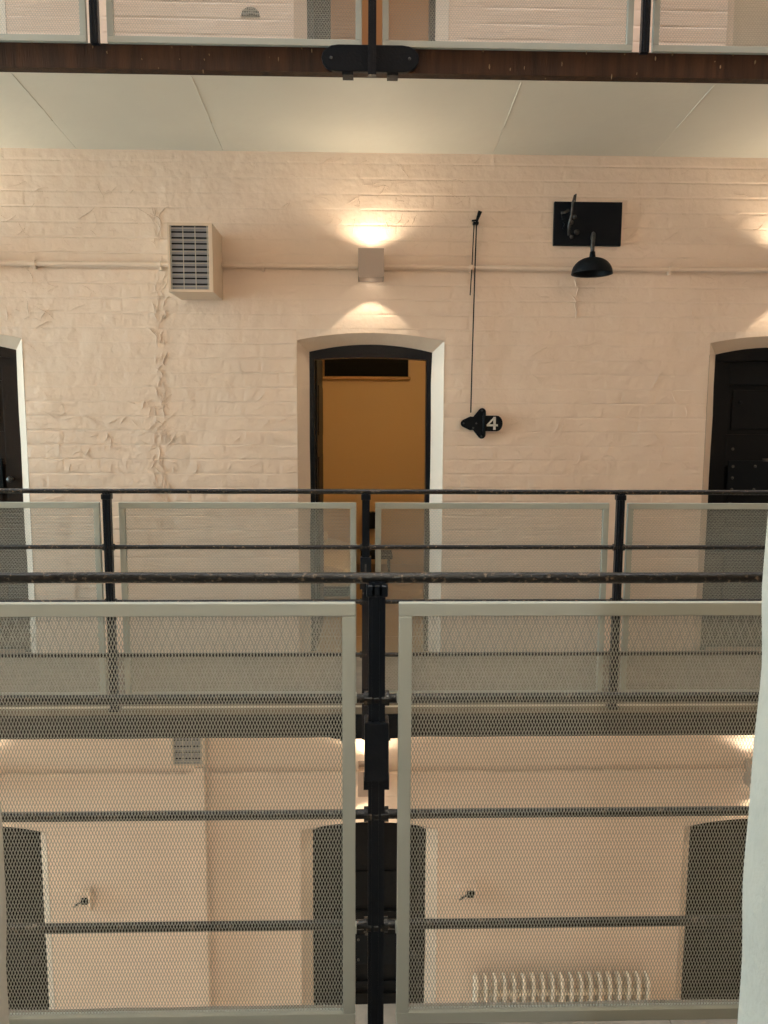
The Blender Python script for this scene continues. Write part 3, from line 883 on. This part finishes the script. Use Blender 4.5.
# ------------------------------------------------------------------ black board with old gas fitting, swan-neck lamp on it
t = thing('black_board', 'rectangular black board on the wall with an old hooked bracket', 'board', (1.447, W, 2.742))
MB().box(1.226, 1.668, W - 0.026, W, 2.742, 3.016).build('board_face', 'board', t, 0.003)
yb = W - 0.03
br = thing('x', None, None)
bpy.data.objects.remove(br)
hk = MB()
hk.tube([(1.322, yb - 0.015, 2.80), (1.314, yb - 0.03, 2.86), (1.324, yb - 0.05, 2.92), (1.326, yb - 0.06, 2.99), (1.336, yb - 0.065, 3.035), (1.345, yb - 0.06, 3.045), (1.344, yb - 0.05, 3.00)],
        [0.011, 0.009, 0.008, 0.007, 0.006, 0.005, 0.004], 10)
hk.build('hooked_lever', 'worniron', t, smooth=True)
hk = MB()
hk.tube([(1.262, yb - 0.03, 2.936), (1.290, yb - 0.03, 2.94), (1.312, yb - 0.02, 2.955)], 0.009, 10)
hk.build('side_arm', 'worniron', t, smooth=True)
MB().tube([(1.272, yb - 0.02, 2.93), (1.276, yb - 0.02, 2.90)], 0.008, 8).build('link', 'iron', t, smooth=True)
MB().tube([(1.282, yb - 0.012, 2.885), (1.292, yb - 0.02, 2.87), (1.28, yb - 0.015, 2.84)], 0.006, 8).build('link', 'iron', t, smooth=True)
for bx, bz, r in ((1.358, 2.92, 0.014), (1.375, 2.825, 0.019), (1.343, 2.795, 0.013), (1.338, 2.885, 0.015), (1.325, 2.86, 0.013)):
    MB().dome(bx, W - 0.026, bz, r, 0.022).build('boss', 'worniron', t, smooth=True)
t = thing('swan_neck_lamp', 'swan-neck lamp with a black domed shade in front of the black board', 'lamp', (1.43, W - 0.026, 2.80))
LYc = 4.965
MB().tube([(1.478, W - 0.027, 2.785), (1.468, W - 0.07, 2.792), (1.452, 5.03, 2.79), (1.441, 4.99, 2.778), (1.435, LYc + 0.005, 2.745), (1.43, LYc, 2.70), (1.432, LYc, 2.63)],
          0.0125, 12).build('swan_neck', 'worniron', t, smooth=True)
MB().tube([(1.432, LYc, 2.615), (1.432, LYc, 2.665)], [0.022, 0.016], 14).build('lamp_holder', 'iron', t, smooth=True)
prof = []
for k in range(13):
    a = pi / 2 * k / 12
    prof.append((0.018 + 0.108 * sin(a), 2.534 + 0.094 * cos(a)))
prof += [(0.128, 2.528), (0.122, 2.530)]
for k in range(12, -1, -1):
    a = pi / 2 * k / 12
    prof.append((0.012 + 0.107 * sin(a), 2.532 + 0.088 * cos(a)))
MB().lathe(prof, 1.432, LYc, 36).build('lamp_shade', 'iron', t, smooth=True)
MB().lathe([(0.0, 2.556), (0.018, 2.561), (0.028, 2.578), (0.024, 2.60), (0.014, 2.615)], 1.432, LYc, 16).build('bulb', 'wire', t, smooth=True)

# ------------------------------------------------------------------ lower storey: radiator and wall niches
t = thing('radiator', 'cream column radiator against the lower wall behind the near mesh', 'radiator', (1.42, W - 0.1, ZG))
n = 19
sec = MB()
prof = []
for k in range(9):
    a = pi * k / 8
    prof.append((0.055 * cos(a), 0.0 + 0.035 * sin(a)))
# one section: side profile in Y-Z with rounded head
def section(x, parent):
    m = MB()
    poly = [(5.005, -3.08)] + [(5.06 - 0.055 * cos(pi * k / 8), -2.375 + 0.045 * sin(pi * k / 8)) for k in range(9)] + [(5.115, -3.08)]
    wv = [0.011] + [0.012, 0.011, 0.010, 0.009, 0.009, 0.009, 0.010, 0.011, 0.012] + [0.011]
    vs = [(x - w_, y, z) for (y, z), w_ in zip(poly, wv)] + [(x + w_, y, z) for (y, z), w_ in zip(poly, wv)]
    k = len(poly)
    m.add(vs, [tuple(range(k)), tuple(reversed(range(k, 2 * k)))] + [(i, (i + 1) % k, (i + 1) % k + k, i + k) for i in range(k)])
    return m.build('section', 'rad', parent, 0.004)
first = None
for i in range(n):
    x = 0.80 + i * 0.0685
    if first is None:
        first = section(x, t)
        x_first = x
    else:
        o = first.copy()
        C.objects.link(o)
        o.parent = t
        o.location.x = x - x_first
for zz in (-2.47, -3.0):
    MB().tube([(0.79, 5.06, zz), (0.80 + (n - 1) * 0.0685 + 0.01, 5.06, zz)], 0.022, 12).build('header_pipe', 'rad', t, smooth=True)
for x in (0.80, 0.80 + (n - 1) * 0.0685):
    MB().box(x - 0.012, x + 0.012, 5.02, 5.10, ZG, -3.07).build('foot', 'rad', t)
def niche(x, z, label):
    t = thing('wall_fitting', label, 'fitting', (x, W, z), 'old bell fittings on the lower wall')
    pts = [(x + 0.075 * cos(a) * (1 + 0.12 * sin(3 * a)), z + 0.085 * sin(a) * (1 + 0.1 * cos(2 * a))) for a in [2 * pi * k / 18 for k in range(18)]]
    MB().prism(pts, W - 0.022, W + 0.004).build('plaster_surround', 'paint', t, 0.008)
    MB().box(x - 0.005, x + 0.045, W - 0.045, W - 0.01, z - 0.02, z + 0.02).build('slot', 'dark', t, 0.003)
    MB().box(x + 0.046, x + 0.062, W - 0.05, W, z - 0.075, z + 0.095).build('upright_bar', 'paint', t, 0.003)
    MB().tube([(x - 0.06, W - 0.03, z - 0.045), (x - 0.03, W - 0.04, z - 0.015), (x + 0.0, W - 0.04, z + 0.0)], 0.007, 8).build('lever', 'worniron', t, smooth=True)
niche(-1.99, -1.78, 'old plastered bell fitting beside the bottom left door')
niche(0.745, -1.76, 'old plastered bell fitting above the radiator')

# ------------------------------------------------------------------ rest of the hall
fl_ = MB().box(HX0, HX1, 0.4, W + 0.02, ZG - 0.1, ZG).build('floor', 'ground', kind='structure')
tag(fl_, 'ground floor of the hall far below the galleries')
# near wall with the doorway the picture is taken from: uneven whitewashed jambs
XL, XR, YN, YI = -0.424, 0.459, 0.88, 0.36
nw = MB()
def slab(xa, xb, za, zb):
    nw.box(xa, xb, YI, YN, za, zb)
slab(HX0, XL - 0.06, ZG, 10.8)
slab(XR + 0.06, HX1, ZG, 10.8)
slab(XL - 0.06, XR + 0.06, ZG, 0.0)
slab(XL - 0.06, XR + 0.06, 2.15, 10.8)
wn = nw.build('wall_near', 'paint', kind='structure')
tag(wn, 'painted near wall around the doorway in the foreground')
def jamb(xe, sgn, label):
    """uneven plaster lining: profile rounded at the outer corner, wandering with height"""
    rows = 70
    prof = [(0.06, YN + 0.001), (0.030, YN + 0.001), (0.012, YN - 0.006), (0.003, YN - 0.018), (0.0, YN - 0.035), (0.0, YN - 0.12), (0.004, YN - 0.25), (0.002, YN - 0.4), (0.0, YI), (0.06, YI)]
    vs, fs = [], []
    k = len(prof)
    for i in range(rows + 1):
        z = 2.15 * i / rows
        for (d, y) in prof:
            j = 0 if d > 0.05 else 0.009 * mnoise.noise(Vector((z * 3.2, y * 2.5, sgn * 7))) + 0.004 * mnoise.noise(Vector((z * 11, y * 8, sgn * 3)))
            vs.append((xe + sgn * (d + j), y, z))
    for i in range(rows):
        for q in range(k - 1):
            fs.append((i * k + q, i * k + q + 1, (i + 1) * k + q + 1, (i + 1) * k + q))
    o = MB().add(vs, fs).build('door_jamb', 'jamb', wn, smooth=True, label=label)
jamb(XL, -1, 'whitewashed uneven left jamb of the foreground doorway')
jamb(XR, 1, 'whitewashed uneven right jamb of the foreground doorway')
# room behind the camera
b = MB()
b.box(-1.2, -1.1, -2.6, YI, 0, 2.7)
b.box(1.1, 1.2, -2.6, YI, 0, 2.7)
b.box(-1.2, 1.2, -2.7, -2.6, 0, 2.7)
b.box(-1.2, 1.2, -2.7, YI, 2.7, 2.8)
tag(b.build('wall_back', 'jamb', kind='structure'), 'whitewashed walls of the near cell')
tag(MB().box(-1.2, 1.2, -2.7, 0.9, -0.1, -0.002).build('floor', 'cellfloor', kind='structure'), 'floor of the near cell')
t = thing('ceiling_bulb', 'unseen bulb added as fill light in the near cell', 'lamp', (0.3, -0.6, 2.5))  # fixture added behind the camera to carry the fill light
MB().tube([(0.3, -0.6, 2.60), (0.3, -0.6, 2.70)], 0.004).build('cord', 'black', t)
MB().tube([(0.3, -0.6, 2.56), (0.3, -0.6, 2.63)], 0.018).build('socket', 'black', t)
MB().lathe([(0.001, 2.505), (0.02, 2.51), (0.028, 2.53), (0.022, 2.55), (0.014, 2.565)], 0.3, -0.6, 16).build('bulb', 'glow', t, smooth=True)
cell_lamp('near_cell_fill', (0.3, -0.6, 2.45), 40, (0.95, 0.97, 0.95))  # added fill that brightens the near panels from the camera side
# end walls, roof with glazing
lw_ = MB()
lw_.box(HX0 - 0.2, HX0, 0.4, 5.7, ZG, -1.6)
lw_.box(HX0 - 0.2, HX0, 0.4, 5.7, 6.0, 10.8)
lw_.box(HX0 - 0.2, HX0, 0.4, 1.3, -1.6, 6.0)
lw_.box(HX0 - 0.2, HX0, 4.8, 5.7, -1.6, 6.0)
tag(lw_.build('wall_left', 'paint', kind='structure'), 'gable wall with the tall hall window')
wt = thing('window_2', 'tall gable window of the hall', None, (HX0, 3.05, -1.6), kind='structure')
for yy in (1.3, 2.45, 3.6, 4.75):
    MB().box(HX0 - 0.12, HX0 - 0.06, yy, yy + 0.05, -1.6, 6.0).build('mullion', 'glass', wt)
for zz in (-1.6, 0.9, 3.4, 5.95):
    MB().box(HX0 - 0.12, HX0 - 0.06, 1.3, 4.8, zz, zz + 0.05).build('transom', 'glass', wt)
tag(MB().box(HX1, HX1 + 0.2, 0.4, 5.7, ZG, 10.8).build('wall_right', 'paint', kind='structure'), 'painted end wall of the hall')
rf_ = MB()
rf_.box(HX0 - 0.2, HX1 + 0.2, 0.3, 1.55, 10.8, 10.95)
rf_.box(HX0 - 0.2, HX1 + 0.2, 4.55, 5.8, 10.8, 10.95)
rt = rf_.build('ceiling', 'soffit', kind='structure')
tag(rt, 'hall ceiling with a long roof light')
for k in range(13):
    x = HX0 + 0.5 + k * 1.5
    MB().box(x - 0.03, x + 0.03, 1.55, 4.55, 10.82, 10.90).build('glazing_bar', 'glass', rt)

for o in bpy.data.objects:
    if '_o' in o: del o['_o']
